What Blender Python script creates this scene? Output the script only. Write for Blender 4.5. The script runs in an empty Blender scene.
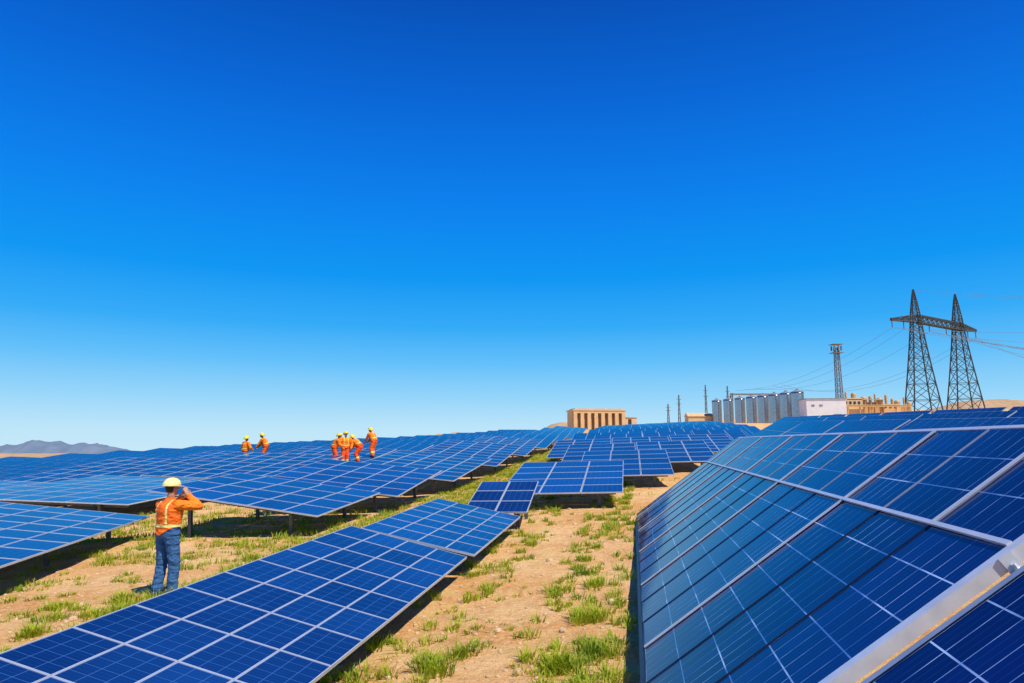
import bpy, math, random
from mathutils import Vector, Matrix, noise
random.seed(4)
SC = bpy.context.scene
COL = SC.collection
R = math.radians
GX, GY = .048, .015
CAMH = 2.4
PITCH = R(8.206)
YAW = math.atan(.1743)

def smooth(a, b, x):
    x = min(1, max(0, (x-a)/(b-a))); return x*x*(3-2*x)
def G(x, y): return GX*x+GY*y
def H(x, y):
    p = GX*x + GY*y
    if y > 28:
        u = x/y
        p += .010*(min(y, 120)-28)*(.45+.55*smooth(-.15, .1, u))*(1-smooth(.28, .42, u))
        if y > 120:
            d = y-120; p -= .03*d*d/(d+60)*(1-smooth(.05, .3, u))
    return p
def bumpz(x, y):
    r = math.hypot(x, y)
    if r > 90: return 0.0
    k = 1 - max(0, (r-40)/50)
    return k*(.05*noise.noise(Vector((x*.35, y*.35, 3))) + .028*noise.noise(Vector((x*1.3, y*1.3, 7))) + .014*noise.noise(Vector((x*3.1, y*3.1, 9))))
def st(s, t):
    c, q = math.cos(YAW), math.sin(YAW)
    return (c*t + q*s, c*s - q*t)
def project(x, y, z):
    z -= CAMH
    c, s = math.cos(PITCH), math.sin(PITCH)
    d = y*c + z*s
    if d < .05: return None
    return (512 + 682.67*x/d, 341.5 - 682.67*(-y*s + z*c)/d)

# ------------------------------------------------------------------ materials
def new_mat(name):
    m = bpy.data.materials.new(name); m.use_nodes = True
    return m, m.node_tree, m.node_tree.nodes['Principled BSDF']
def noise_mat(name, c1, c2, scale=4, rough=.7, metal=0, bump=0, bscale=30, spec=.4):
    m, nt, b = new_mat(name)
    tc = nt.nodes.new('ShaderNodeTexCoord')
    n = nt.nodes.new('ShaderNodeTexNoise'); n.inputs['Scale'].default_value = scale; n.inputs['Detail'].default_value = 6
    nt.links.new(tc.outputs['Object'], n.inputs['Vector'])
    mr = nt.nodes.new('ShaderNodeMapRange'); mr.inputs[1].default_value = .3; mr.inputs[2].default_value = .7
    nt.links.new(n.outputs['Fac'], mr.inputs[0])
    mx = nt.nodes.new('ShaderNodeMix'); mx.data_type = 'RGBA'
    mx.inputs[6].default_value = (*c1, 1); mx.inputs[7].default_value = (*c2, 1)
    nt.links.new(mr.outputs[0], mx.inputs[0]); nt.links.new(mx.outputs[2], b.inputs['Base Color'])
    b.inputs['Roughness'].default_value = rough; b.inputs['Metallic'].default_value = metal
    b.inputs['Specular IOR Level'].default_value = spec
    if bump:
        n2 = nt.nodes.new('ShaderNodeTexNoise'); n2.inputs['Scale'].default_value = bscale; n2.inputs['Detail'].default_value = 5
        nt.links.new(tc.outputs['Object'], n2.inputs['Vector'])
        bp = nt.nodes.new('ShaderNodeBump'); bp.inputs['Strength'].default_value = bump; bp.inputs['Distance'].default_value = .05
        nt.links.new(n2.outputs['Fac'], bp.inputs['Height']); nt.links.new(bp.outputs[0], b.inputs['Normal'])
    return m
def panel_mat(name, c_a, c_b, line, lw=.03, bus=.4, spec=.5, painted_glint=False, tint=(.35, .62, 1)):
    m, nt, b = new_mat(name)
    N, L = nt.nodes.new, nt.links.new
    def math_(op, a, bb=None):
        q = N('ShaderNodeMath'); q.operation = op
        for i, v in enumerate((a, bb)):
            if v is None: continue
            if isinstance(v, (int, float)): q.inputs[i].default_value = v
            else: L(v, q.inputs[i])
        return q.outputs[0]
    def rng(f, a, bb, lo=0, hi=1):
        r = N('ShaderNodeMapRange'); r.inputs[1].default_value = a; r.inputs[2].default_value = bb; r.inputs[3].default_value = lo; r.inputs[4].default_value = hi
        L(f, r.inputs[0]); return r.outputs[0]
    def mixc(f, a, bb):
        x = N('ShaderNodeMix'); x.data_type = 'RGBA'; L(f, x.inputs[0])
        for i, c in ((6, a), (7, bb)):
            if isinstance(c, tuple): x.inputs[i].default_value = (*c, 1)
            else: L(c, x.inputs[i])
        return x.outputs[2]
    uv = N('ShaderNodeTexCoord'); sp = N('ShaderNodeSeparateXYZ'); L(uv.outputs['UV'], sp.inputs[0])
    U, V = sp.outputs[0], sp.outputs[1]
    def line_of(sock, mult, w):
        a = sock if mult == 1 else math_('MULTIPLY', sock, mult)
        return math_('LESS_THAN', math_('PINGPONG', a, .5), w)
    geo = N('ShaderNodeNewGeometry')
    gx, gy, bs = line_of(U, 1, lw), line_of(V, 1, lw), line_of(V, 3, lw*1.2)
    oi = N('ShaderNodeObjectInfo')
    no = N('ShaderNodeTexNoise'); no.inputs['Scale'].default_value = .5; no.inputs['Detail'].default_value = 4; L(geo.outputs['Position'], no.inputs['Vector'])
    hv = math_('ADD', math_('MULTIPLY', oi.outputs['Random'], .55), rng(no.outputs['Fac'], .3, .7, 0, .45))
    if painted_glint:
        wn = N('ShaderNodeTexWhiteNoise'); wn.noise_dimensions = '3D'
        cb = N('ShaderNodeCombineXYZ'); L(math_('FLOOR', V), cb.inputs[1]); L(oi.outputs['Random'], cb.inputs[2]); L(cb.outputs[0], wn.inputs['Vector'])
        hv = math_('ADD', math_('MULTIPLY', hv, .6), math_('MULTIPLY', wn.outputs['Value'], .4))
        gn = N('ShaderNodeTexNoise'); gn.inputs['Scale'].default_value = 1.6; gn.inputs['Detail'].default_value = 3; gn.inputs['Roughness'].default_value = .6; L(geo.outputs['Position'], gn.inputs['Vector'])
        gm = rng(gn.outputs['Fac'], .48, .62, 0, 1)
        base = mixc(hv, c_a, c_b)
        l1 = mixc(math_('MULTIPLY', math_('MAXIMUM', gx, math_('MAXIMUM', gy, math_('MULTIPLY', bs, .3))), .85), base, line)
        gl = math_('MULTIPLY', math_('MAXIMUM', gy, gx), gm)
        col = mixc(gl, l1, (.46, .64, .95))  # broken bright glints painted into the base colour along the cell lines
    else:
        ln = math_('MAXIMUM', math_('MAXIMUM', gx, gy), math_('MULTIPLY', bs, bus))
        col = mixc(ln, mixc(hv, c_a, c_b), line)
    L(col, b.inputs['Base Color'])
    n3 = N('ShaderNodeTexNoise'); n3.inputs['Scale'].default_value = 3; n3.inputs['Detail'].default_value = 5; L(geo.outputs['Position'], n3.inputs['Vector'])
    L(rng(n3.outputs['Fac'], 0, 1, .03, .12), b.inputs['Roughness'])
    b.inputs['Specular IOR Level'].default_value = spec
    b.inputs['Specular Tint'].default_value = (*tint, 1)
    return m

M = {}
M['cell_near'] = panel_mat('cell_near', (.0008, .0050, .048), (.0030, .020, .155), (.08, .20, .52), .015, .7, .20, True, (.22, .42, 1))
M['cell'] = panel_mat('cell', (.0012, .012, .075), (.006, .052, .225), (.05, .14, .38), .016, .3, .32)
M['cell_far'] = panel_mat('cell_far', (.0012, .012, .065), (.005, .042, .180), (.03, .09, .28), .016, .12, .13)
M['frame_white'] = noise_mat('frame_white', (.52, .58, .67), (.64, .70, .78), 5, .35, .25)
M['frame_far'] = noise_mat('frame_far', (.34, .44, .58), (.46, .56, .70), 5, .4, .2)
M['frame_dark'] = noise_mat('frame_dark', (.006, .011, .030), (.014, .022, .048), 6, .4, .3)
M['frame_grey'] = noise_mat('frame_grey', (.26, .32, .42), (.36, .42, .52), 6, .4, .3)
M['aluminium'] = noise_mat('aluminium', (.62, .65, .70), (.76, .78, .82), 3, .32, .3)
M['silver'] = noise_mat('silver', (.58, .62, .68), (.72, .76, .81), 7, .35, .25)
M['steel'] = noise_mat('steel', (.10, .10, .11), (.17, .17, .17), 6, .55, .5)
M['backsheet'] = noise_mat('backsheet', (.05, .05, .06), (.08, .08, .09), 3, .7)
M['pylon'] = noise_mat('pylon', (.06, .078, .08), (.095, .11, .11), 1, .6, .3)
M['mast'] = noise_mat('mast', (.17, .16, .16), (.26, .24, .24), 1, .6, .2)
M['insulator'] = noise_mat('insulator', (.10, .07, .06), (.16, .12, .10), 3, .3)
M['wire'] = noise_mat('wire', (.12, .16, .22), (.16, .20, .26), 1, .5)
M['tan_wall'] = noise_mat('tan_wall', (.62, .41, .20), (.72, .50, .27), .6, .85, 0, .3, 4)
M['tan_light'] = noise_mat('tan_light', (.62, .44, .24), (.70, .52, .32), .6, .8)
M['rust_wall'] = noise_mat('rust_wall', (.48, .27, .11), (.60, .37, .17), .6, .8)
M['tan_dark'] = noise_mat('tan_dark', (.24, .14, .065), (.32, .20, .10), .8, .8)
M['dark_open'] = noise_mat('dark_open', (.03, .03, .035), (.06, .055, .05), 1, .4)
M['white_wall'] = noise_mat('white_wall', (.70, .72, .74), (.80, .81, .82), .5, .6)
M['silo'] = noise_mat('silo', (.32, .35, .38), (.44, .48, .52), 1.2, .24, .85)
M['silo_roof'] = noise_mat('silo_roof', (.26, .29, .32), (.36, .39, .42), 1.2, .5, .4)
M['pipe'] = noise_mat('pipe', (.52, .31, .12), (.64, .42, .19), 1, .5)
M['hill'] = noise_mat('hill', (.10, .16, .25), (.17, .22, .29), .012, .95)  # blue-grey distance haze is mixed into the hill colour
M['mound'] = noise_mat('mound', (.42, .26, .13), (.54, .36, .20), .25, .95, 0, .5, 1)
M['stone'] = noise_mat('stone', (.48, .31, .17), (.70, .52, .33), 8, .9)
M['skin'] = noise_mat('skin', (.42, .22, .13), (.48, .26, .16), 9, .5)
M['orange'] = noise_mat('orange', (1.0, .20, .008), (1.0, .29, .012), 14, .75, 0, .35, 22)
M['vest_red'] = noise_mat('vest_red', (1.0, .15, .010), (1.0, .22, .015), 14, .75, 0, .45, 22)
M['orange_deep'] = noise_mat('orange_deep', (.95, .12, .006), (1.0, .18, .008), 14, .8, 0, .35, 22)
M['hivis'] = noise_mat('hivis', (.88, .80, .10), (.92, .86, .20), 12, .5)
M['pale_band'] = noise_mat('pale_band', (.86, .78, .20), (.92, .86, .32), 12, .4)
M['denim'] = noise_mat('denim', (.028, .10, .26), (.055, .165, .38), 9, .85, 0, .4, 24)
M['red_cloth'] = noise_mat('red_cloth', (.80, .08, .008), (.92, .12, .01), 12, .85)
M['boot'] = noise_mat('boot', (.05, .035, .025), (.09, .06, .04), 12, .6)
M['helmet_pale'] = noise_mat('helmet_pale', (.90, .78, .28), (.94, .84, .38), 3, .3)
M['helmet_yellow'] = noise_mat('helmet_yellow', (.90, .66, .02), (.94, .74, .03), 3, .3)
M['hair'] = noise_mat('hair', (.02, .014, .01), (.035, .024, .016), 30, .7)
M['eye'] = noise_mat('eye', (.04, .03, .02), (.06, .05, .04), 30, .2)

def grass_mat():
    m, nt, b = new_mat('grass_blades')
    N, L = nt.nodes.new, nt.links.new
    tc = N('ShaderNodeTexCoord')
    n = N('ShaderNodeTexNoise'); n.inputs['Scale'].default_value = 2.2; n.inputs['Detail'].default_value = 6; L(tc.outputs['Object'], n.inputs['Vector'])
    r = N('ShaderNodeValToRGB'); L(n.outputs['Fac'], r.inputs[0])
    e = r.color_ramp.elements
    e[0].position = .3; e[0].color = (.17, .28, .012, 1); e[1].position = .76; e[1].color = (.70, .56, .12, 1)
    k = e.new(.55); k.color = (.46, .53, .022, 1)
    L(r.outputs[0], b.inputs['Base Color']); b.inputs['Roughness'].default_value = .6
    tr = N('ShaderNodeBsdfTranslucent'); L(r.outputs[0], tr.inputs[0])
    mx = N('ShaderNodeMixShader'); mx.inputs[0].default_value = .45
    L(b.outputs[0], mx.inputs[1]); L(tr.outputs[0], mx.inputs[2]); L(mx.outputs[0], nt.nodes['Material Output'].inputs[0])
    return m
M['grass'] = grass_mat()

def ground_mat():
    m, nt, b = new_mat('dry_soil')
    N, L = nt.nodes.new, nt.links.new
    tc = N('ShaderNodeTexCoord')
    def nz(scale, det=8, rough=.6):
        n = N('ShaderNodeTexNoise'); n.inputs['Scale'].default_value = scale; n.inputs['Detail'].default_value = det; n.inputs['Roughness'].default_value = rough
        L(tc.outputs['Object'], n.inputs['Vector']); return n.outputs['Fac']
    def mix(f, a, bb):
        x = N('ShaderNodeMix'); x.data_type = 'RGBA'; L(f, x.inputs[0])
        for i, c in ((6, a), (7, bb)):
            if isinstance(c, tuple): x.inputs[i].default_value = (*c, 1)
            else: L(c, x.inputs[i])
        return x.outputs[2]
    def rng(f, a, bb, lo=0, hi=1):
        r = N('ShaderNodeMapRange'); r.inputs[1].default_value = a; r.inputs[2].default_value = bb; r.inputs[3].default_value = lo; r.inputs[4].default_value = hi
        L(f, r.inputs[0]); return r.outputs[0]
    c = mix(rng(nz(.5), .40, .60), (.72, .355, .115), (.88, .55, .25))
    c = mix(rng(nz(2.6, 10, .7), .47, .69, 0, .8), c, (.56, .255, .08))
    c = mix(rng(nz(14, 10, .75), .47, .66, 0, .75), c, (.95, .68, .37))
    c = mix(rng(nz(45, 5, .7), .55, .68, 0, .65), c, (.32, .145, .05))
    c = mix(rng(nz(1.0, 12, .75), .54, .65, 0, .35), c, (.50, .47, .06))
    L(c, b.inputs['Base Color']); b.inputs['Roughness'].default_value = .95; b.inputs['Specular IOR Level'].default_value = .1
    b1 = N('ShaderNodeBump'); b1.inputs['Strength'].default_value = .9; b1.inputs['Distance'].default_value = .10; L(nz(5, 10, .65), b1.inputs['Height'])
    b2 = N('ShaderNodeBump'); b2.inputs['Strength'].default_value = .8; b2.inputs['Distance'].default_value = .03; L(nz(32, 8, .7), b2.inputs['Height'])
    L(b1.outputs[0], b2.inputs['Normal']); L(b2.outputs[0], b.inputs['Normal'])
    return m
M['ground'] = ground_mat()

# ------------------------------------------------------------------ mesh helper
class MB:
    def __init__(s): s.v = []; s.f = []; s.m = []; s.uv = []; s.has_uv = False
    def poly(s, pts, mat=0, uv=None):
        i = len(s.v); s.v += [tuple(p) for p in pts]; s.f.append(tuple(range(i, i+len(pts)))); s.m.append(mat)
        s.uv.append(uv); s.has_uv |= uv is not None
    def box(s, c, size, mat=0, mtx=None):
        a, b, d = [q/2 for q in size]; c = Vector(c)
        P = [Vector((x*a, y*b, z*d)) for z in (-1, 1) for y in (-1, 1) for x in (-1, 1)]
        P = [(mtx @ p if mtx else p) + c for p in P]
        i = len(s.v); s.v += [tuple(p) for p in P]
        for f in ((0, 2, 3, 1), (4, 5, 7, 6), (0, 1, 5, 4), (2, 6, 7, 3), (0, 4, 6, 2), (1, 3, 7, 5)):
            s.f.append(tuple(i+k for k in f)); s.m.append(mat); s.uv.append(None)
    def bar(s, p, q, w, h=None, mat=0, up=Vector((0, 0, 1))):
        p, q = Vector(p), Vector(q); h = h or w; d = q-p; L = d.length
        if L < 1e-6: return
        z = d/L
        x = up.cross(z)
        if x.length < 1e-3: x = Vector((1, 0, 0)).cross(z)
        x.normalize(); y = z.cross(x)
        s.box((p+q)/2, (w, h, L), mat, Matrix((x, y, z)).transposed())
    def loft(s, rings, mat=0, cap=True):
        n = len(rings[0]); i = len(s.v)
        for r in rings: s.v += [tuple(p) for p in r]
        for k in range(len(rings)-1):
            for j in range(n):
                a, b = i+k*n+j, i+k*n+(j+1) % n
                s.f.append((a, b, b+n, a+n)); s.m.append(mat); s.uv.append(None)
        if cap:
            s.f.append(tuple(i+j for j in reversed(range(n)))); s.m.append(mat); s.uv.append(None)
            e = i+(len(rings)-1)*n
            s.f.append(tuple(e+j for j in range(n))); s.m.append(mat); s.uv.append(None)
    def tube(s, pts, rs, n=8, mat=0, cap=True):
        pts = [Vector(p) for p in pts]; rings = []
        for k, p in enumerate(pts):
            d = (pts[min(k+1, len(pts)-1)] - pts[max(k-1, 0)]).normalized()
            x = d.cross(Vector((0, 0, 1)))
            if x.length < 1e-3: x = d.cross(Vector((0, 1, 0)))
            x.normalize(); y = d.cross(x); r = rs[k] if isinstance(rs, (list, tuple)) else rs
            rings.append([p + (x*math.cos(2*math.pi*j/n) - y*math.sin(2*math.pi*j/n))*r for j in range(n)][::-1])
        s.loft(rings, mat, cap)
    def capsule(s, p, q, r0, r1, n=14, k=5):
        p, q = Vector(p), Vector(q); d = q-p
        if d.length < 1e-5: d = Vector((0, 0, 1e-4))
        d.normalize(); pts, rs = [], []
        for j in range(k+1):
            a = math.pi/2*(1-j/k); pts.append(p-d*r0*math.sin(a)); rs.append(max(r0*math.cos(a), 1e-4))
        for j in range(k+1):
            a = math.pi/2*j/k; pts.append(q+d*r1*math.sin(a)); rs.append(max(r1*math.cos(a), 1e-4))
        x = d.cross(Vector((0, 0, 1)))
        if x.length < 1e-2: x = d.cross(Vector((0, 1, 0)))
        x.normalize(); y = d.cross(x)
        s.loft([[c + (x*math.cos(2*math.pi*j/n)+y*math.sin(2*math.pi*j/n))*r for j in range(n)] for c, r in zip(pts, rs)])
    def mesh(s, name, mats, smooth=False):
        me = bpy.data.meshes.new(name); me.from_pydata(s.v, [], s.f)
        for m in mats: me.materials.append(m)
        me.polygons.foreach_set('material_index', s.m)
        if smooth: me.polygons.foreach_set('use_smooth', [True]*len(s.f))
        if s.has_uv:
            l = me.uv_layers.new(name='UVMap'); arr = []
            for f, u in zip(s.f, s.uv):
                for j in range(len(f)): arr += list(u[j]) if u else [.5, .5]
            l.data.foreach_set('uv', arr)
        me.update(); return me
    def build(s, name, mats, parent=None, smooth=False):
        return link(name, s.mesh(name, mats, smooth), parent)
def link(name, me, parent=None, mtx=None):
    o = bpy.data.objects.new(name, me); COL.objects.link(o)
    if parent: o.parent = parent
    if mtx is not None: o.matrix_local = mtx
    return o
def tag(o, label, cat, group=None, kind=None):
    if label: o['label'] = label
    if cat: o['category'] = cat
    if group: o['group'] = group
    if kind: o['kind'] = kind
    return o
def empty(name, mtx, label, cat, group=None):
    o = bpy.data.objects.new(name, None); COL.objects.link(o); o.empty_display_size = .2
    o.matrix_world = mtx
    return tag(o, label, cat, group)

# ------------------------------------------------------------------ camera, light, sky
cam = bpy.data.cameras.new('camera'); co = bpy.data.objects.new('camera', cam); COL.objects.link(co)
co.location = (0, 0, CAMH); co.rotation_euler = (R(90)+PITCH, 0, 0)
cam.lens = 24; cam.sensor_width = 36; cam.clip_start = .05; cam.clip_end = 30000
SC.camera = co
SUN_EL = R(57); SUN_AZ = math.atan2(.58, -.6)
sd = Vector((math.sin(SUN_AZ)*math.cos(SUN_EL), math.cos(SUN_AZ)*math.cos(SUN_EL), math.sin(SUN_EL)))
sl = bpy.data.lights.new('sun', 'SUN'); sl.energy = 5.0; sl.angle = R(.5); sl.color = (1, .93, .80)
so = bpy.data.objects.new('sun', sl); COL.objects.link(so); so.rotation_euler = sd.to_track_quat('Z', 'Y').to_euler()
w = bpy.data.worlds.new('World'); SC.world = w; w.use_nodes = True
nt = w.node_tree; N, L = nt.nodes.new, nt.links.new
bg = nt.nodes['Background']
sky = N('ShaderNodeTexSky'); sky.sky_type = 'NISHITA'; sky.sun_disc = False; sky.sun_elevation = SUN_EL; sky.sun_rotation = SUN_AZ
tc = N('ShaderNodeTexCoord'); sep = N('ShaderNodeSeparateXYZ'); L(tc.outputs['Generated'], sep.inputs[0])
mr = N('ShaderNodeMapRange'); mr.inputs[1].default_value = -.1; mr.inputs[2].default_value = .9; L(sep.outputs[2], mr.inputs[0])
rp = N('ShaderNodeValToRGB'); L(mr.outputs[0], rp.inputs[0])
el = rp.color_ramp.elements
stops = [(-.03, (.62, .85, .96)), (.015, (.52, .80, .97)), (.06, (.30, .67, .97)), (.11, (.12, .53, .97)), (.16, (.03, .41, .95)), (.23, (.0, .31, .92)), (.34, (.0, .215, .86)), (.46, (0, .135, .68)), (.571, (0, .08, .49)), (.85, (0, .045, .32))]
el[0].position = stops[0][0]+.1; el[0].color = (*stops[0][1], 1)
el[1].position = stops[-1][0]+.1; el[1].color = (*stops[-1][1], 1)
for z, c in stops[1:-1]:
    e = el.new(z+.1); e.color = (*c, 1)
sc = N('ShaderNodeVectorMath'); sc.operation = 'SCALE'; sc.inputs['Scale'].default_value = .09; L(sky.outputs[0], sc.inputs[0])
mx = N('ShaderNodeMix'); mx.data_type = 'RGBA'; mx.inputs[0].default_value = .97
L(sc.outputs[0], mx.inputs[6]); L(rp.outputs[0], mx.inputs[7]); L(mx.outputs[2], bg.inputs[0]); bg.inputs[1].default_value = 1
SC.view_settings.view_transform = 'Standard'; SC.view_settings.look = 'None'; SC.view_settings.exposure = 0

# ------------------------------------------------------------------ ground and hills
def axis(near, step, far, g=1.22):
    a = [0.0]; d = step
    while a[-1] < far:
        if a[-1] > near: d *= g
        a.append(a[-1]+d)
    return a
ax = axis(20, .17, 9000, 1.1); xs = sorted(set([-q for q in ax]+ax))
ys = [-q for q in axis(2, .8, 300)][::-1][:-1] + axis(30, .17, 12000, 1.08)
vs = [(x, y, H(x, y)+bumpz(x, y)) for y in ys for x in xs]; nx = len(xs)
fs = [(j*nx+i, j*nx+i+1, (j+1)*nx+i+1, (j+1)*nx+i) for j in range(len(ys)-1) for i in range(nx-1)]
me = bpy.data.meshes.new('ground'); me.from_pydata(vs, [], fs); me.materials.append(M['ground'])
me.polygons.foreach_set('use_smooth', [True]*len(fs)); tag(link('ground', me), None, None, None, 'structure')

def hill(name, x0, x1, y0, dep, prof, mat, nx=80, ny=14, rough=.15, sc=.01, base=H, sink=3):
    v, f = [], []
    for j in range(ny+1):
        for i in range(nx+1):
            x = x0+(x1-x0)*i/nx; y = y0+dep*j/ny
            k = math.sin(math.pi*j/ny)
            h = prof(i/nx)*k*(1+rough*2*noise.fractal(Vector((x*sc, y*sc, 1)), 1, 2, 4))
            v.append((x, y, base(x, y)-sink+h))
    for j in range(ny):
        for i in range(nx): a = j*(nx+1)+i; f.append((a, a+1, a+nx+2, a+nx+1))
    me = bpy.data.meshes.new(name); me.from_pydata(v, [], f); me.materials.append(mat)
    me.polygons.foreach_set('use_smooth', [True]*len(f)); o = link(name, me); tag(o, None, None, None, 'structure'); return o
def bell(c, w): return lambda q: math.exp(-((q-c)/w)**2)
KN = [(0, 96), (.3, 108), (.5, 100), (.62, 112), (.70, 122), (.735, 132), (.755, 122), (.78, 116), (.80, 106), (.82, 110), (.835, 114), (.86, 100), (.90, 86), (.94, 64), (.97, 30), (1, 0)]
def kn(q):
    for (a, p), (b, r) in zip(KN, KN[1:]):
        if a <= q <= b: return p+(r-p)*(q-a)/(b-a)
    return 0
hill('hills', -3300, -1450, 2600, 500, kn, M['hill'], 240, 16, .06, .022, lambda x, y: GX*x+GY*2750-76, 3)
hill('earth_mound', -340, -165, 290, 40, lambda q: 5.6*math.sin(math.pi*q)**.5, M['mound'], 60, 10, .12, .03, G)
hill('earth_mound', -27, -5, 160, 14, lambda q: 5.2*math.sin(math.pi*q)**.8, M['mound'], 40, 10, .12, .12, G)
hill('earth_mound', -4, 40, 235, 20, lambda q: 6.2*bell(.5, .30)(q), M['mound'], 40, 10, .12, .1, G)
hill('earth_mound', 300, 470, 480, 90, lambda q: 9.0*math.sin(math.pi*q)**.6, M['mound'], 60, 10, .2, .03, G)
hill('earth_mound', 84, 112, 175, 16, lambda q: 4.0*math.sin(math.pi*q), M['mound'], 40, 10, .2, .1, G)

# ------------------------------------------------------------------ solar tables
cache = {}
def module_mesh(a, b, fw, gm, fm, split):
    key = (round(a, 3), round(b, 3), fw, gm, fm, split)
    if key in cache: return cache[key]
    g = MB(); cu, cv = (.32, .155) if gm == 'cell_near' else (.15, .15)
    na, nb = max(2, round(a/cu)), max(2, round(b/cv))
    x, y = a/2-fw, b/2-fw
    g.poly([(-x, -y, -.006), (x, -y, -.006), (x, y, -.006), (-x, y, -.006)], 0, [(0, 0), (na, 0), (na, nb), (0, nb)])
    g.poly([(-x, -y, -.03), (-x, y, -.03), (x, y, -.03), (x, -y, -.03)], 1)
    r = MB()
    r.box((0, -b/2+fw/2, -.02), (a, fw, .04)); r.box((0, b/2-fw/2, -.02), (a, fw, .04))
    r.box((-a/2+fw/2, 0, -.02), (fw, b-2*fw, .04)); r.box((a/2-fw/2, 0, -.02), (fw, b-2*fw, .04))
    if split:
        res = (g.mesh('solar_panel', [M[gm], M['backsheet']]), r.mesh('frame', [M[fm]]))
    else:
        i = len(g.v); g.v += r.v; g.f += [tuple(q+i for q in f) for f in r.f]; g.m += [2]*len(r.f); g.uv += [None]*len(r.f)
        res = (g.mesh('solar_panel', [M[gm], M['backsheet'], M[fm]]), None)
    cache[key] = res; return res
def table_matrix(x, y, yaw, L, W):
    d = Vector((math.sin(yaw), math.cos(yaw), 0)); p = Vector((math.cos(yaw), -math.sin(yaw), 0))
    c = Vector((x, y, 0)) - p*W/2 + d*L/2
    h = lambda v: H(v.x, v.y)
    dy = Vector((d.x, d.y, (h(c+d*L/2)-h(c-d*L/2))/L)).normalized(); px = Vector((p.x, p.y, (h(c+p*W/2)-h(c-p*W/2))/W))
    px = (px - dy*px.dot(dy)).normalized(); n = px.cross(dy)
    m = Matrix((px, dy, n)).transposed().to_4x4(); m.translation = Vector((c.x, c.y, h(c)))
    return m
def table(label, x, y, yaw, L, W, hL, hR, nx, ny, detail=1, group='solar tables of the solar farm', gm='cell', frames=('frame_white',), fw=.03, gap=.02, fr=None, must=False, rise=0):
    m = table_matrix(x, y, yaw, L, W)
    cs = [m @ Vector((sx*W/2, sy*L/2, h)) for sx, h in ((-1, hL), (1, hR)) for sy in (-1, 0, 1)]
    pj = [project(*c) for c in cs]
    if not must and not any(q and -25 < q[0] < 1049 and q[1] < 720 for q in pj): return None
    root = empty('solar_table', m, label, 'solar table', group)
    ex = Vector((W, 0, hR-hL)); Ls = ex.length; ex.normalize()
    base = Vector((-W/2, -L/2, hL))
    ey = Vector((0, L, rise)); L = ey.length; ey.normalize(); n = ex.cross(ey).normalized()
    fr = fr or [i/nx for i in range(nx+1)]
    def on(u, v, k=0): return base + ex*u*Ls + ey*v + n*k
    mb = Matrix((ex, ey, n)).transposed().to_4x4()
    if detail >= 1:
        for i in range(len(fr)-1):
            for j in range(ny):
                a = (fr[i+1]-fr[i])*Ls-gap; b = L/ny-gap
                gme, fme = module_mesh(a, b, fw, gm, frames[min(i, len(frames)-1)], detail == 2)
                mm = mb.copy(); mm.translation = on((fr[i]+fr[i+1])/2, (j+.5)*L/ny)
                o = link('solar_panel', gme, root, mm)
                if fme: link('frame', fme, o)
    else:
        g, q = MB(), MB(); e = fw
        for i in range(len(fr)-1):
            for j in range(ny):
                u0, u1, v0, v1 = fr[i]+e/Ls, fr[i+1]-e/Ls, j*L/ny+e, (j+1)*L/ny-e
                g.poly([on(u0, v0), on(u1, v0), on(u1, v1), on(u0, v1)], 0, [(0, 0), (6, 0), (6, 8), (0, 8)])
        g.build('panel_array', [M[gm]], root)
        c = on(.5, L/2, -.03)
        q.box(c, (Ls, L, .05), 0, mb.to_3x3()); q.build('frame', [M[frames[0]]], root)
    pz = (.2, .8)
    for u in pz:
        r = MB(); r.bar(on(u, .1, -.085), on(u, L-.1, -.085), .06, .08, 0, n); r.build('rail', [M['steel']], root)
    npz = max(2, int(L/3.2)+1) if detail else 2
    for u in pz:
        for k in range(npz):
            v = .5+(L-1)*k/(npz-1); top = on(u, v, -.125); pm = MB()
            pm.box((top.x, top.y, (top.z-.45)/2), (.09, .09, top.z+.45)); pm.build('post', [M['steel']], root)
    if detail:
        for k in range(npz):
            v = .5+(L-1)*k/(npz-1); r = MB(); r.bar(on(.06, v+.1, -.165), on(.94, v+.1, -.165), .06, .07, 0, n); r.build('rafter', [M['steel']], root)
    return root, on, ex, ey, n, Ls

ORD = ['first', 'second', 'third', 'fourth', 'fifth', 'sixth', 'seventh', 'eighth', 'ninth', 'tenth', 'eleventh', 'twelfth', 'thirteenth', 'fourteenth', 'fifteenth', 'sixteenth', 'seventeenth', 'eighteenth']
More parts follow.
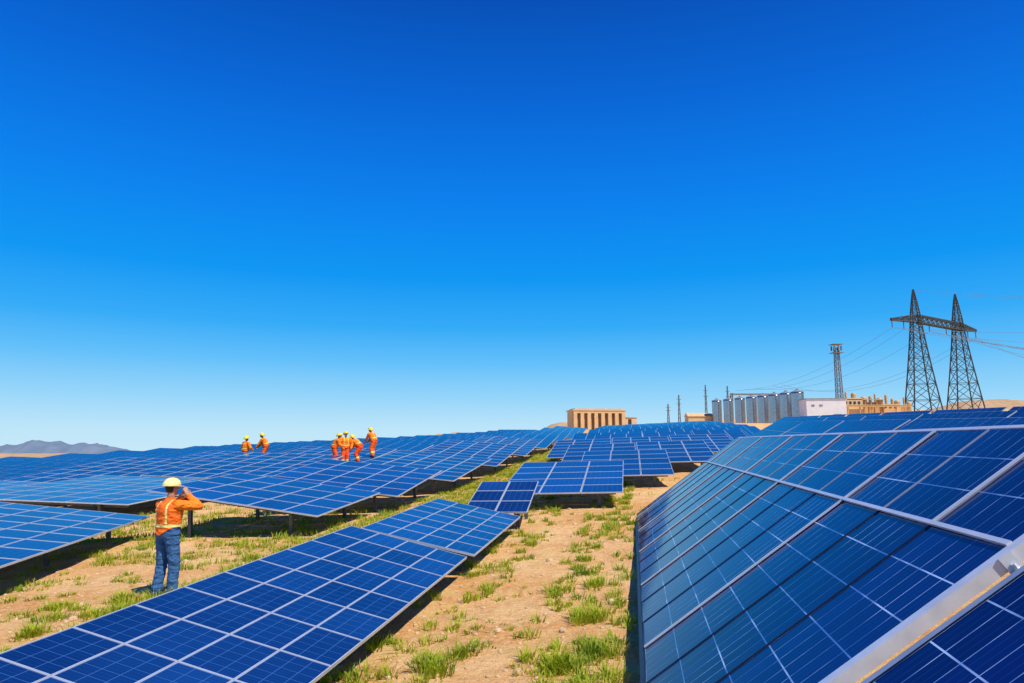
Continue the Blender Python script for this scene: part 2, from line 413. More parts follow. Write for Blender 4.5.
# right foreground: steep tables facing left
def big(label, s0, nmod, hL, hR, rise, bracket=False):
    W = 2.71; Lg = nmod*.93
    x, y = st(s0, 2.78)
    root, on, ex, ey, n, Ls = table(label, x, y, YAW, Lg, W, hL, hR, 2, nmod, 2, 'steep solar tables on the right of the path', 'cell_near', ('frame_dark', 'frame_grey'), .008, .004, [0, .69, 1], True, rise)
    def strip(name, a, b, wd, th=.018, k=.009):
        q = MB(); q.bar(a+n*k, b+n*k, th, wd, 0, n); q.build(name, [M['aluminium']], root)
    strip('cover_strip', on(.69, .0), on(.69, Lg-.02), .016, .032, .0085)
    for j in range(0, nmod+1, 3):
        if 0 < j < nmod:
            strip('cover_strip', on(.005, j*.93), on(.685, j*.93), .014, .028, .008)
            strip('cover_strip', on(.695, j*.93), on(.995, j*.93), .014, .032, .008)
    strip('cover_strip', on(.695, .93), on(.995, .93), .014, .026, .008)
    q = MB(); q.bar(on(-.004, -.036, -.026), on(1.004, -.036, -.026), .07, .07, 0, n); q.build('end_frame', [M['silver']], root)
    if bracket:
        for u in (.30, .665, .9):
            q = MB(); mt3 = Matrix((ex, ey, n)).transposed()
            q.box(on(u, -.080, -.03), (.07, .014, .09), 0, mt3); q.box(on(u, -.11, -.07), (.07, .07, .012), 0, mt3); q.tube([on(u, -.10, -.066), on(u, -.10, -.03)], .014, 6); q.build('bracket', [M['silver']], root)
    q = MB(); q.bar(on(-.004, Lg+.03, -.03), on(1.004, Lg+.03, -.03), .05, .05, 0, n); q.build('end_frame', [M['frame_grey']], root)
    q = MB(); q.bar(on(-.010, .0, -.03), on(-.010, Lg+.0, -.03), .05, .04, 0, n); q.build('edge_frame', [M['frame_dark']], root)
    q = MB(); q.bar(on(1.008, .0, -.03), on(1.008, Lg+.0, -.03), .05, .03, 0, n); q.build('edge_frame', [M['aluminium']], root)
big('large steep solar table with white cover strips filling the right foreground', 3.96, 16, .41, 2.28, -.38, True)
big('dark solar table cut off by the lower right corner beside the silver end frame', -1.90, 6, .41, 2.28, 0)
for ri, (t, ssel, lab) in enumerate(((12.6, [14+i*10 for i in range(5)], 'back row showing over the big right table'), (17, [24+i*10 for i in range(6)], 'middle back row on the right'), (21.5, [24+i*10 for i in range(8)], 'farthest right row below the pylons'))):
    for i, s in enumerate(ssel):
        x, y = st(s, t)
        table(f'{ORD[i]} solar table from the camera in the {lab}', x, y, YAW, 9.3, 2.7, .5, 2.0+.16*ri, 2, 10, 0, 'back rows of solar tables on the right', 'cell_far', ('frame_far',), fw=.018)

# left foreground strip
def left(label, s, t, L, W, hL, hR, nx, ny, detail, yaw=YAW, group='low solar tables left of the path', **k):
    x, y = st(s, t)
    return table(label, x, y, yaw, L, W, hL, hR, nx, ny, detail, group, **k)
left('long low solar table running from the lower left corner along the path', 3.2, -2.72, 8.2, 2.02, .90, .35, 4, 11, 2, fw=.008, gap=.006)
left('solar table directly behind the long low table, left of the path', 11.52, -2.62, 4.8, 2.0, .84, .36, 4, 7, 2, fw=.008, gap=.006)
left('short tilted solar table at the far end of the low path-side row', 16.6, -2.5, 2.3, 1.6, .46, .42, 2, 3, 1, fw=.014, rise=.55)
table('solar table at the left edge beside the standing worker in jeans', -8.47, 11.55, R(-10), 7.6, 4.15, 1.24, .54, 5, 8, 1, 'low solar tables left of the path', fw=.012)
# row right of the workers
for i, (s, Lg, t) in enumerate([(16.2, 4.3, -7.65), (20.8, 5.1, -7.2), (26.5, 7.5, -6.9), (35, 8.5, -6.85), (44.8, 9.2, -6.85), (55.4, 10.2, -6.85), (67, 11.4, -6.85), (80, 12.8, -6.85), (94.6, 13.4, -6.85)]):
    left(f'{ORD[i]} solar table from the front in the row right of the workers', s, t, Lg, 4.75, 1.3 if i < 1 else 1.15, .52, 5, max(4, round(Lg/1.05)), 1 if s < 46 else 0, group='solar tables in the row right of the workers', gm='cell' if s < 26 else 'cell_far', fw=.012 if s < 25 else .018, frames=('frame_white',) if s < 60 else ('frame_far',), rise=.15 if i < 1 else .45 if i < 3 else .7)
# rows the workers stand on and the rows further left
T0 = -16.6; WL = 6.9; RISE = .75; LL = 8.1; S0 = 20.8; SP = 9.3; TP = 7.7
for k in range(8):
    t = T0 - TP*k
    rl = 'row carrying four workers' if k == 0 else 'row carrying two workers' if k == 1 else f'{ORD[k-2]} row left of the two workers'
    cnt = 0
    for i in range(11):
        s = S0+i*SP
        det = 1 if s < 48 and k < 2 else 0
        x, y = st(s, t)
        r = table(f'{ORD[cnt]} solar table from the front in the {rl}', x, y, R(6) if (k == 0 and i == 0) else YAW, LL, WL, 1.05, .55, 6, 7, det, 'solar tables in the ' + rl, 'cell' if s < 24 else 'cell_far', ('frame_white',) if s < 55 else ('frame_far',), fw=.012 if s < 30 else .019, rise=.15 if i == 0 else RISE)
        if r: cnt += 1
# middle field beyond the path: tables facing the camera
TB = [(18, -.9), (26, 1.4), (33, 3.9), (42, 6.6), (55.6, 10.2), (70, 13.4), (90, 13.6), (180, 13.6)]
def bound(s):
    for (a, p), (b, r) in zip(TB, TB[1:]):
        if a <= s <= b: return p+(r-p)*(s-a)/(b-a)
s, bi = 20.2, 0
while s < 135:
    dp = 6.0+(s-18)*.085
    Lg = dp*.84
    t, c = bound(s), 0
    if s < 66: t = min(t, 9.6)
    while t-3.6 > (-5.3 if s < 75 else -7):
        det = 1 if s < 44 else 0
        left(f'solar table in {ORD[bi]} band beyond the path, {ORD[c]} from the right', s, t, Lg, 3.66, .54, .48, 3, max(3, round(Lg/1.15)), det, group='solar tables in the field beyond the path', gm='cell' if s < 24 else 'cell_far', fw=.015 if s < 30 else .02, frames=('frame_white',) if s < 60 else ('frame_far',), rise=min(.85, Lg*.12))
        t -= 3.72; c += 1
    s += dp; bi += 1

# ------------------------------------------------------------------ people
def ik(a, c, l1, l2, hint):
    v = c-a; d = min(v.length, (l1+l2)*.998); n = v.normalized()
    x = (l1*l1-l2*l2+d*d)/(2*d); h = math.sqrt(max(l1*l1-x*x, 0))
    s = (hint-n*hint.dot(n)).normalized()
    return a+n*x+s*h, a+n*d
def person(label, x, y, z, yaw, lean=0, pelvis=(0, 0, .965), feet=((.11, .02, .1), (-.11, -.02, -.1)), hands=((.3, .1, .8), (-.3, .1, .8)), hints=((1, -.6, -.4), (-1, -.6, -.4)), head=(0, 0), vox=.006, trousers='denim', top='orange', vest='orange', helmet='helmet_yellow', group=None, scale=1.0, palm=None, sleeve_band=True, bulk=1.0, cap_r=1.0, band='hivis', crease=.010):
    mt = Matrix.Translation((x, y, z)) @ Matrix.Rotation(-yaw, 4, 'Z') @ Matrix.Scale(scale, 4)
    root = empty('person', mt, label, 'person', group)
    b = MB(); segs = []
    X = Vector((1, 0, 0)); P = Vector(pelvis)
    sdv = Vector((0, math.sin(lean), math.cos(lean))); fw = Vector((0, math.cos(lean), -math.sin(lean)))
    TL = .52; B = bulk
    def ring(c, u, v, rx, ry, n=24): return [c+u*rx*math.cos(2*math.pi*j/n)+v*ry*math.sin(2*math.pi*j/n) for j in range(n)]
    prof = [(-.16, .07, .07), (-.1, .15*B, .105*B), (0, .176*B, .13*B), (.12, .172*B, .125*B), (.28, .166*B, .12*B), (.5, .175*B, .128*B), (.72, .19*B, .135*B), (.86, .187*B, .122*B), (.95, .14, .095), (1.02, .075, .07)]
    b.loft([ring(P+sdv*f*TL, X, fw, rx, ry) for f, rx, ry in prof])
    segs.append((P+sdv*.10, P+sdv*.42, .15, .16, 'torso')); segs.append((P+sdv*.42-X*.12, P+sdv*.42+X*.12, .11, .11, 'torso'))
    segs.append((P-X*.08, P+X*.08, .12, .12, 'legs'))
    nb = P+sdv*TL; nd = (sdv*.7+Vector((0, 0, .3))).normalized()
    hc = nb+nd*.20
    b.capsule(nb-nd*.03, nb+nd*.12, .06, .055); segs.append((nb+nd*.03, nb+nd*.12, .057, .055, 'skin'))
    hm = Matrix.Rotation(-head[1], 3, 'Z') @ Matrix.Rotation(-head[0], 3, 'X')
    hx, hy, hz = hm @ Vector((1, 0, 0)), hm @ Vector((0, 1, 0)), hm @ Vector((0, 0, 1))
    def Hd(a, c, d): return hc+hx*a+hy*c+hz*d
    rings = []
    for q in range(1, 14):
        a = math.pi*q/14; dz = -math.cos(a)*.118; rr = math.sin(a)
        jaw = 1-.12*max(0, -dz/.118)
        rings.append(ring(Hd(0, .012*max(0, -dz/.118), dz), hx, hy, .076*rr*jaw, .097*rr*jaw))
    b.loft(rings)
    b.capsule(Hd(0, .092, .005), Hd(0, .112, -.025), .010, .015)
    b.capsule(Hd(-.014, .088, -.062), Hd(.014, .088, -.062), .010, .010); b.capsule(Hd(-.018, .082, -.074), Hd(.018, .082, -.074), .010, .010)
    b.capsule(Hd(0, .075, -.1), Hd(0, .08, -.1), .022, .022)
    b.capsule(Hd(-.03, .086, .022), Hd(.03, .086, .022), .010, .010)
    for sg in (-1, 1): b.capsule(Hd(sg*.078, -.004, .018), Hd(sg*.076, .0, -.028), .014, .010)
    segs.append((Hd(0, 0, -.03), Hd(0, 0, .04), .09, .09, 'skin'))
    for i, sg in enumerate((1, -1)):
        sh = P+sdv*TL*.87+X*sg*.178*B
        elb, wr = ik(sh, Vector(hands[i]), .29, .26, Vector(hints[i]))
        b.capsule(P+sdv*TL*.82+X*sg*.1, sh, .085*B, .068*B); b.capsule(sh, elb, .065*B, .054*B); b.capsule(elb, wr, .054*B, .041*B)
        segs += [(sh, elb, .065*B, .054*B, 'arm'), (elb, wr-(wr-elb).normalized()*.02, .054*B, .041*B, 'arm')]
        d = (wr-elb).normalized()
        if palm and palm[i]: d = (d*.5+Vector(palm[i])).normalized()
        nrm = Vector((-sg, .2, 0)); nrm = (nrm-d*nrm.dot(d)).normalized(); lat = d.cross(nrm)
        if lat.dot(Vector((0, 1, .5))) < 0: lat = -lat
        b.capsule(wr-d*.02, wr+d*.02, .028, .028)
        b.loft([ring(wr+d*q, lat, nrm, rx, ry, 14) for q, rx, ry in ((.0, .026, .02), (.03, .038, .02), (.075, .042, .017), (.095, .036, .013))])
        segs.append((wr+d*.02, wr+d*.17, .045, .045, 'skin'))
        for fi, (o, ln) in enumerate(((.032, .07), (.011, .08), (-.011, .075), (-.032, .058))):
            k0 = wr+d*.08+lat*o; k1 = k0+(d*.96+nrm*.25+lat*o*2.5).normalized()*ln*.5; k2 = k1+(d*.75+nrm*.62).normalized()*ln*.5
            b.capsule(k0, k1, .0095, .009, 8, 3); b.capsule(k1, k2, .009, .0075, 8, 3)
        k0 = wr+d*.02+lat*.026; k1 = k0+(d*.6+lat*.7+nrm*.25).normalized()*.045; k2 = k1+(d*.9+lat*.25+nrm*.3).normalized()*.032
        b.capsule(k0, k1, .013, .011, 8, 3); b.capsule(k1, k2, .011, .009, 8, 3)
    for i, sg in enumerate((1, -1)):
        hp = P+X*sg*.092-Vector((0, 0, .03)); fx, fy, fyaw = feet[i]
        an = Vector((fx, fy, .09)); fd = Vector((math.sin(fyaw), math.cos(fyaw), 0))
        kn_, an = ik(hp, an, .425, .425, fd+Vector((sg*.1, 0, 0)))
        b.capsule(hp, kn_, .095*B, .074*B); b.capsule(kn_, an+Vector((0, 0, .02)), .072*B, .068*B)
        segs += [(hp, kn_, .093*B, .074*B, 'legs'), (kn_, an+Vector((0, 0, .03)), .072*B, .068*B, 'legs')]
        b.capsule(an-fd*.05-Vector((0, 0, .045)), an+fd*.07-Vector((0, 0, .045)), .044, .045); b.capsule(an+fd*.05-Vector((0, 0, .05)), an+fd*.155-Vector((0, 0, .052)), .045, .037)
        segs.append((an-fd*.05-Vector((0, 0, .05)), an+fd*.16-Vector((0, 0, .05)), .045, .04, 'boot'))
    tmp = b.build('tmp', []); md = tmp.modifiers.new('r', 'REMESH'); md.mode = 'VOXEL'; md.voxel_size = vox; md.use_smooth_shade = True
    sm = tmp.modifiers.new('s', 'SMOOTH'); sm.factor = .5; sm.iterations = 3
    bpy.context.view_layer.update(); dg = bpy.context.evaluated_depsgraph_get()
    me = bpy.data.meshes.new_from_object(tmp.evaluated_get(dg)); bpy.data.objects.remove(tmp)
    me.name = 'body'; me.materials.clear()
    mats = {'skin': 0, 'torso': 1, 'arm': 1, 'legs': 2, 'boot': 3}
    for k in ('skin', top, trousers, 'boot'): me.materials.append(M[k])
    pre = [(p, q-p, max((q-p).length_squared, 1e-9), r0, r1, tg) for p, q, r0, r1, tg in segs]
    cen = [po.center.copy() for po in me.polygons]; pv = [tuple(po.vertices) for po in me.polygons]
    tags = []
    for c in cen:
        best, bt = 9, 'torso'
        for p, d, l2, r0, r1, tg in pre:
            h = min(1, max(0, (c-p).dot(d)/l2)); dd = (c-p-d*h).length-(r0+(r1-r0)*h)
            if dd < best: best, bt = dd, tg
        tags.append(bt)
    me.polygons.foreach_set('material_index', [mats[t_] for t_ in tags]); me.polygons.foreach_set('use_smooth', [True]*len(tags))
    cov = [v.co.copy() for v in me.vertices]; nov = [v.normal.copy() for v in me.vertices]
    cloth = set()
    for f_, tg in zip(pv, tags):
        if tg in ('legs', 'arm', 'torso'): cloth.update(f_)
    for i in cloth:
        c = cov[i]
        cov[i] = c+nov[i]*crease*(noise.noise(Vector((c.x*9, c.y*9, c.z*16)))+.6*noise.noise(Vector((c.x*18, c.y*18, c.z*34))))
    me.vertices.foreach_set('co', [q for c in cov for q in c]); me.update()
    link('body', me, root)
    def shell(name, mat, test, off):
        vm, v, f = {}, [], []
        for f_, c, tg in zip(pv, cen, tags):
            if test(c, tg):
                idx = []
                for i in f_:
                    if i not in vm: vm[i] = len(v); v.append(cov[i]+nov[i]*off)
                    idx.append(vm[i])
                f.append(idx)
        if not f: return
        ms = bpy.data.meshes.new(name); ms.from_pydata(v, [], f); ms.materials.append(M[mat]); ms.polygons.foreach_set('use_smooth', [True]*len(f)); link(name, ms, root)
    def fz(c): return (c-P).dot(sdv)/TL
    shell('vest', vest, lambda c, tg: (tg == 'torso' and fz(c) > -.04), .014)
    def stripes(c, tg):
        f = fz(c)
        if tg == 'torso': return .22 < f < .31 or (.31 <= f and .092 < abs(c.x-P.x) < .120)
        return False
    shell('reflective_stripes', band, stripes, .018)
    if sleeve_band:
        for s0, s1, r0, r1, tg in segs:
            if tg == 'legs' and abs(s0.z-s1.z) > .2 and s1.z < .3:
                shell('leg_band', 'hivis', lambda c, t2, a=s0, bq=s1: t2 == 'legs' and .5 < (c-a).dot(bq-a)/(bq-a).length_squared < .72 and (c-(a+bq)/2).length < .2, .006)
    shell('hair', 'hair', lambda c, tg: tg == 'skin' and (c-hc).length < .16 and (c-hc).dot(hy) < -.005 and (c-hc).dot(hz) > -.07 and abs((c-hc).dot(hx)) < .2, .006)
    for sg in (-1, 1):
        e = MB(); e.capsule(Hd(sg*.03, .083, .002), Hd(sg*.032, .083, .002), .011, .011, 8, 3); e.build('eye', [M['eye']], root, True)
    hb = MB(); rr = []
    for q in range(0, 9):
        a = math.pi/2*q/9; rr.append(ring(Hd(0, -.004, .035+.105*cap_r*math.sin(a)), hx, hy, .104*cap_r*math.cos(a), .128*cap_r*math.cos(a)))
    hb.loft(rr)
    for q in (-.03, 0, .03):
        hb.tube([Hd(q, .115*cap_r*math.cos(a), .04+.102*cap_r*math.sin(a)*(1-abs(q)*1.2)) for a in [math.pi*k/10 for k in range(1, 10)]], .008, 6)
    shellobj = hb.build('helmet', [M[helmet]], root, True)
    br = MB()
    br.loft([[Hd(1.03*.106*cap_r*math.cos(t), -.004+(.132*cap_r+(.05*max(0, math.sin(t))**2))*math.sin(t), .028+dz-.018*max(0, math.sin(t))**2) for t in [2*math.pi*j/28 for j in range(28)]] for dz in (0, .012)])
    br.build('brim', [M[helmet]], shellobj, True)
    return root
px, py = -5.58, 11.4
person('worker in orange vest, jeans and pale yellow helmet with hand raised to the face', px, py, H(px, py)+bumpz(px, py)-.006, R(26), lean=.02,
       feet=((.12, .05, .25), (-.12, -.04, -.15)), hands=((.15, .20, 1.56), (-.06, .26, 1.53)), hints=((.8, -.1, -.85), (-.9, .1, -.8)), head=(.02, .25),
       vox=.0065, trousers='denim', top='orange', vest='vest_red', helmet='helmet_pale', scale=1.02, palm=((-.25, 0, 1), (.2, 0, 1)), sleeve_band=False, bulk=1.2, cap_r=1.12, band='pale_band', crease=.013)
def on_row(pxl, t, k):
    u = (pxl-512)/682.67/1.012; c, q = math.cos(YAW), math.sin(YAW)
    s = t*(-c-q*u)/(q-c*u); x, y = st(s, t)
    tr = T0-TP*k; h = .55+.5*(tr-t)/WL
    i = int((s-S0)/SP); v = (s-S0-SP*i)/LL
    return x, y, H(x, y)+h+RISE*min(1, v)+.012
half = dict(lean=.45, pelvis=(0, -.06, .94), feet=((.14, .08, .1), (-.14, -.06, -.1)), hands=((.2, .46, .90), (-.18, .48, .86)), hints=((1, -.5, -.3), (-1, -.5, -.3)), head=(-.4, .2))
bend = dict(lean=.85, pelvis=(0, -.12, .90), feet=((.14, .05, .1), (-.14, -.06, -.1)), hands=((.2, .52, .64), (-.18, .56, .68)), hints=((1, -.5, -.3), (-1, -.5, -.3)), head=(-.5, .1))
up = dict(lean=.12, feet=((.13, .03, .1), (-.13, -.03, -.1)), hands=((.28, .3, 1.05), (-.32, .12, .92)), hints=((1, -.6, -.3), (-1, -.6, -.3)), head=(-.3, -.2))
GRP = 'orange workers standing on the solar tables'
for lab, pxl, t, k, yw, pose, tr, hm, vs_ in (
    ('leftmost of the two workers on the left, in orange with yellow helmet', 245, -24.5, 1, R(40), up, 'orange_deep', 'helmet_yellow', 'orange'),
    ('right one of the two workers on the left, leaning slightly forward', 265, -24.6, 1, R(-95), half, 'orange_deep', 'helmet_yellow', 'orange'),
    ('leftmost worker of the group of four, leaning to the right', 335, -17.95, 0, R(75), half, 'red_cloth', 'helmet_yellow', 'orange'),
    ('second worker from the left in the group of four, standing upright', 345, -17.4, 0, R(150), up, 'red_cloth', 'helmet_yellow', 'orange'),
    ('third worker from the left in the group of four, bending over', 358, -17.0, 0, R(-85), bend, 'red_cloth', 'helmet_yellow', 'orange'),
    ('rightmost worker of the group of four, standing beside the bending one', 373, -16.95, 0, R(-70), half, 'orange_deep', 'helmet_yellow', 'orange')):
    x, y, z = on_row(pxl, t, k)
    person(lab, x, y, z, yw, vox=.013, trousers=tr, top='orange', vest=vs_, helmet=hm, group=GRP, scale=1.1, bulk=1.5, cap_r=1.35, sleeve_band=True, **pose)

# ------------------------------------------------------------------ skyline
def frame_at(x, y, yaw=0): return Matrix.Translation((x, y, G(x, y))) @ Matrix.Rotation(yaw, 4, 'Z')
def hall(x, y, W, D, Hh, n, label, yaw=0):
    root = empty('tan_building', frame_at(x, y, yaw), label, 'building')
    b = MB(); b.box((0, D/2+.6, Hh/2-2), (W, D-1.2, Hh+4)); pw = W/(n*2+1)
    b.box((0, .0, -1.3), (W, 1.2, 5.0)); b.box((0, 0, Hh-.35), (W, 1.2, .7))
    z0, z1 = 1.2, Hh-.7
    for i in range(n+1): b.box((-W/2+pw*(2*i+.5), 0, (z0+z1)/2), (pw, 1.2, z1-z0))
    b.build('wall', [M['tan_wall']], root)
    for i in range(n):
        q = MB(); q.box((-W/2+pw*(2*i+1.5), .42, (z0+z1)/2), (pw, .3, z1-z0)); q.build('window', [M['tan_dark']], root)
    r = MB(); r.box((0, D/2-.3, Hh+.16), (W+.7, D+.9, .3)); r.box((0, D/2-.3, Hh+.5), (W-1, D-1, .4)); r.build('roof', [M['tan_light']], root)
    return root
hall(25.4, 200, 15.4, 8, 6.6, 7, 'tan brick building with tall columns on the skyline behind the panels', R(8))
rt = empty('tan_building', frame_at(35.2, 203, R(8)), 'small low tan annex right of the tan building with tall columns', 'building')
q = MB(); q.box((0, 3, .6), (3.4, 6, 7.2)); q.build('wall', [M['tan_light']], rt)
q = MB(); q.box((0, 3, 4.3), (3.8, 6.4, .2)); q.build('roof', [M['tan_wall']], rt)
q = MB(); q.box((-.4, -.03, 3.0), (1, .1, 1.5)); q.build('window', [M['dark_open']], rt)
def silo_mesh():
    b = MB(); r, h = 2.0, 10.2; n = 28; rings = []
    for k in range(23):
        z = -1+ (h+1)*k/22; rr = r+(.035 if k % 2 else 0)
        rings.append([(rr*math.cos(2*math.pi*j/n), rr*math.sin(2*math.pi*j/n), z) for j in range(n)])
    b.loft(rings)
    c = MB(); c.loft([[(rr*math.cos(2*math.pi*j/n), rr*math.sin(2*math.pi*j/n), z) for j in range(n)] for rr, z in ((r+.1, h+.01), (r+.1, h+.12), (.4, h+.8), (.4, h+1.1), (.05, h+1.15))])
    l = MB()
    for sx in (-.22, .22): l.bar((sx, -r-.15, -.5), (sx, -r-.15, h+.2), .06)
    for k in range(20): l.bar((-.22, -r-.15, .4*k+.2), (.22, -r-.15, .4*k+.2), .04)
    return b.mesh('shell', [M['silo']], True), c.mesh('roof', [M['silo_roof']]), l.mesh('ladder', [M['mast']])
sm_ = silo_mesh()
for i in range(8):
    pxl = 717+i*11.6; Y = 288-i*8.5; X = (pxl-512)/682.67/1.004*Y
    e = empty('storage_silo', frame_at(X, Y, R(30)), f'{ORD[i]} metal silo from the left in the silver silo row', 'silo', 'silver silos on the skyline')
    for me_ in sm_: link(me_.name, me_, e)
wb = empty('white_building', frame_at(99.6, 217, R(-8)), 'plain white industrial building between the silos and the tan plant', 'building')
q = MB(); q.box((0, 5, 2.9), (12, 10, 8.6)); q.build('wall', [M['white_wall']], wb)
q = MB(); q.box((0, 5, 7.35), (12.5, 10.5, .28)); q.build('roof', [M['silo_roof']], wb)
for k in range(2):
    q = MB(); q.box((-4+k*2.4, -.03, 5.2), (1.0, .12, .6)); q.build('window', [M['silo']], wb)
q = MB(); q.box((3.2, -.03, 1), (2.4, .14, 3)); q.build('door', [M['silo']], wb)
pl = empty('process_plant', frame_at(108, 222), 'tan industrial plant with pipes and tanks between white building and pylons', 'plant')
for nm, c, sz, mt_ in (('block', (3, 4, 3.2), (6, 7, 8.4), 'tan_light'), ('block', (9.3, 5, 2.6), (6, 7, 7), 'rust_wall'), ('block', (15.6, 4, 2.3), (5.6, 6, 6.4), 'tan_wall'), ('block', (20.6, 5, 1.8), (4, 6, 5.4), 'rust_wall'), ('pipe_rack', (10, -.6, 4.6), (21, 1.2, .3), 'pipe'), ('pipe_rack', (7, 1.0, 6.9), (12, 1.0, .25), 'pipe')):
    q = MB(); q.box(c, sz); q.build(nm, [M[mt_]], pl)
for k in range(6):
    q = MB(); q.tube([(.5+k*3.9, -.6, -1), (.5+k*3.9, -.6, 4.44)], .22, 8); q.build('rack_post', [M['pipe']], pl)
for k in range(4):
    q = MB(); q.tube([(7+k*1.9, .9, 4), (7+k*1.9, .9, 6.77)], .16, 8); q.build('rack_post', [M['pipe']], pl)
for k in range(3):
    q = MB(); q.tube([(-.6, -.9+k*.35, 5.0), (21, -.9+k*.35, 5.0)], .14, 8); q.build('pipe', [M['pipe']], pl)
for x_, h_, r_ in ((1.5, 9.6, .35), (4, 9.2, .8), (7.2, 8.0, 1.0), (9.4, 8.2, .5), (11, 9.0, .3), (12.4, 7.6, .9), (14.6, 8.6, .45), (16.6, 7.4, .5), (18.2, 6.8, .9), (20.4, 7.8, .3), (22, 6.2, .7)):
    q = MB(); q.tube([(x_, 2.2, 1), (x_, 2.2, h_-.5), (x_, 2.2, h_-.1), (x_, 2.2, h_)], [r_, r_, r_*.7, .05], 14); q.build('tank', [M['pipe']], pl, False)
for k in range(4):
    q = MB(); q.box((.6+k*1.4, .44, 5.9), (.7, .14, .8)); q.build('window', [M['dark_open']], pl)
for k in range(3):
    q = MB(); q.box((13.6+k*1.6, .94, 4.6), (.7, .14, .7)); q.build('window', [M['dark_open']], pl)
lb = empty('low_building', frame_at(80, 290), 'low tan shed left of the silver silos', 'building')
q = MB(); q.box((0, 3, 1.6), (11, 6, 5)); q.build('wall', [M['tan_light']], lb)
q = MB(); q.loft([[(-5.8, -.4, 4.1), (5.8, -.4, 4.1), (5.8, 6.4, 4.1), (-5.8, 6.4, 4.1)], [(-5.8, 2.8, 5.6), (5.8, 2.8, 5.6), (5.8, 3.2, 5.6), (-5.8, 3.2, 5.6)]]); q.build('roof', [M['tan_wall']], lb)

def lattice(mb, lev, leg, br):
    C = lambda z, w: [Vector((sx*w, sy*w, z)) for sx, sy in ((-1, -1), (1, -1), (1, 1), (-1, 1))]
    for (z0, w0), (z1, w1) in zip(lev, lev[1:]):
        a, b = C(z0, w0), C(z1, w1)
        for k in range(4):
            mb.bar(a[k], b[k], leg); n = (k+1) % 4
            mb.bar(a[k], b[n], br); mb.bar(a[n], b[k], br); mb.bar(b[k], b[n], br)
def truss(mb, a, b, h0, h1, d0, d1, n, ch, br):
    a, b = Vector(a), Vector(b); dr = (b-a).normalized(); sd_ = dr.cross(Vector((0, 0, 1))).normalized()
    def C(k):
        f = k/n; c = a.lerp(b, f); h = h0+(h1-h0)*f; d = d0+(d1-d0)*f
        return [c+sd_*sx*d/2+Vector((0, 0, sz*h/2)) for sx, sz in ((-1, -1), (1, -1), (1, 1), (-1, 1))]
    for k in range(n):
        p, q = C(k), C(k+1)
        for j in range(4):
            m_ = (j+1) % 4
            mb.bar(p[j], q[j], ch); mb.bar(p[j], q[m_], br); mb.bar(p[m_], q[j], br); mb.bar(q[j], q[m_], br)
t = MB()
zs = [-1, 5.5, 11, 15.8, 20, 23.6, 26.8, 29.6, 32.2, 34.6]
lattice(t, [(z, 1.15+3.5*(1-(z+1)/35.6)**1.2) for z in zs], .34, .17)
lattice(t, [(34.6, 1.15), (37, .9), (39.4, .65), (41.6, .38), (43.6, .1)], .28, .15)
tw = t.mesh('lattice_tower', [M['pylon']])
ins = MB(); pts, rs = [], []
for k in range(15): pts.append((0, 0, -k*.17)); rs.append(.22 if k % 2 else .09)
ins.tube(pts, rs, 8); ins = ins.mesh('insulator', [M['insulator']])
f = MB(); f.box((0, 0, -.3), (1.4, 1.4, 1.0)); ft = f.mesh('footing', [M['white_wall']])
base = Vector((138, 230, G(138, 230))); pe = empty('power_pylon', Matrix.Translation(base), 'pair of dark lattice pylon towers joined by one lattice crossbeam', 'pylon')
T2 = Vector((161.5-138, 14, G(161.5, 244)-base.z))
for o_ in (Vector((0, 0, 0)), T2):
    link('lattice_tower', tw, pe, Matrix.Translation(o_) @ Matrix.Rotation(R(-10), 4, 'Z'))
    for sx in (-1, 1):
        for sy in (-1, 1): link('footing', ft, pe, Matrix.Translation(o_) @ Matrix.Rotation(R(-10), 4, 'Z') @ Matrix.Translation((sx*4.6, sy*4.6, 0)))
A = Vector((0, 0, 33.4)); Bv = T2+Vector((0, 0, 31.6)); dr = (Bv-A).normalized()
q = MB(); truss(q, A, Bv, 2.4, 2.4, 2.0, 2.0, 9, .34, .18); q.build('crossbeam', [M['pylon']], pe)
for e0, e1 in ((A-dr*1.0, A-dr*14.6-Vector((0, 0, 1.8))), (Bv+dr*1.0, Bv+dr*12.6-Vector((0, 0, .3)))):
    q = MB(); truss(q, e0, e1, 2.4, .6, 2.0, .5, 7, .34, .18); q.build('crossarm', [M['pylon']], pe)
ATT = [A-dr*14.3-Vector((0, 0, 2.1)), A-dr*7.5-Vector((0, 0, 1.9)), A.lerp(Bv, .3)-Vector((0, 0, 1.2)), A.lerp(Bv, .7)-Vector((0, 0, 1.2)), Bv+dr*6.5-Vector((0, 0, 1.2)), Bv+dr*12.2-Vector((0, 0, .6))]
for a_ in ATT: link('insulator', ins, pe, Matrix.Translation(a_))
def wire(a, b, sag, label, group):
    q = MB(); a, b = Vector(a), Vector(b); n = 24
    q.tube([a.lerp(b, k/n)-Vector((0, 0, sag*4*(k/n)*(1-k/n))) for k in range(n+1)], .042, 4)
    tag(q.build('power_line', [M['wire']]), label, 'power line', group)
RL, LLb = 'thin power line running from the pylon pair to the right edge', 'thin power line sagging from the pylon pair down behind the silos'
for k, a_ in enumerate(ATT):
    p = base+a_-Vector((0, 0, 2.4))
    wire(p, (p.x+150, p.y-70, p.z-20+k*5), 7+2*k, RL, 'power lines right of the pylons')
    wire(p, (p.x+150, p.y-40, p.z+14-k*6), 9+2*k, RL, 'power lines right of the pylons')
    if k != 3: wire(p, (108+k*4.5, 330, 26+k*.6), 5+k, LLb, 'power lines left of the pylons')
for o_ in (Vector((0, 0, 43.4)), T2+Vector((0, 0, 43.4))):
    p = base+o_; wire(p, (p.x+150, p.y-70, p.z-8), 6, RL, 'power lines right of the pylons')
ge = empty('line_gantry', frame_at(120, 330), 'steel gantry behind the plant where the power lines come down', 'gantry')
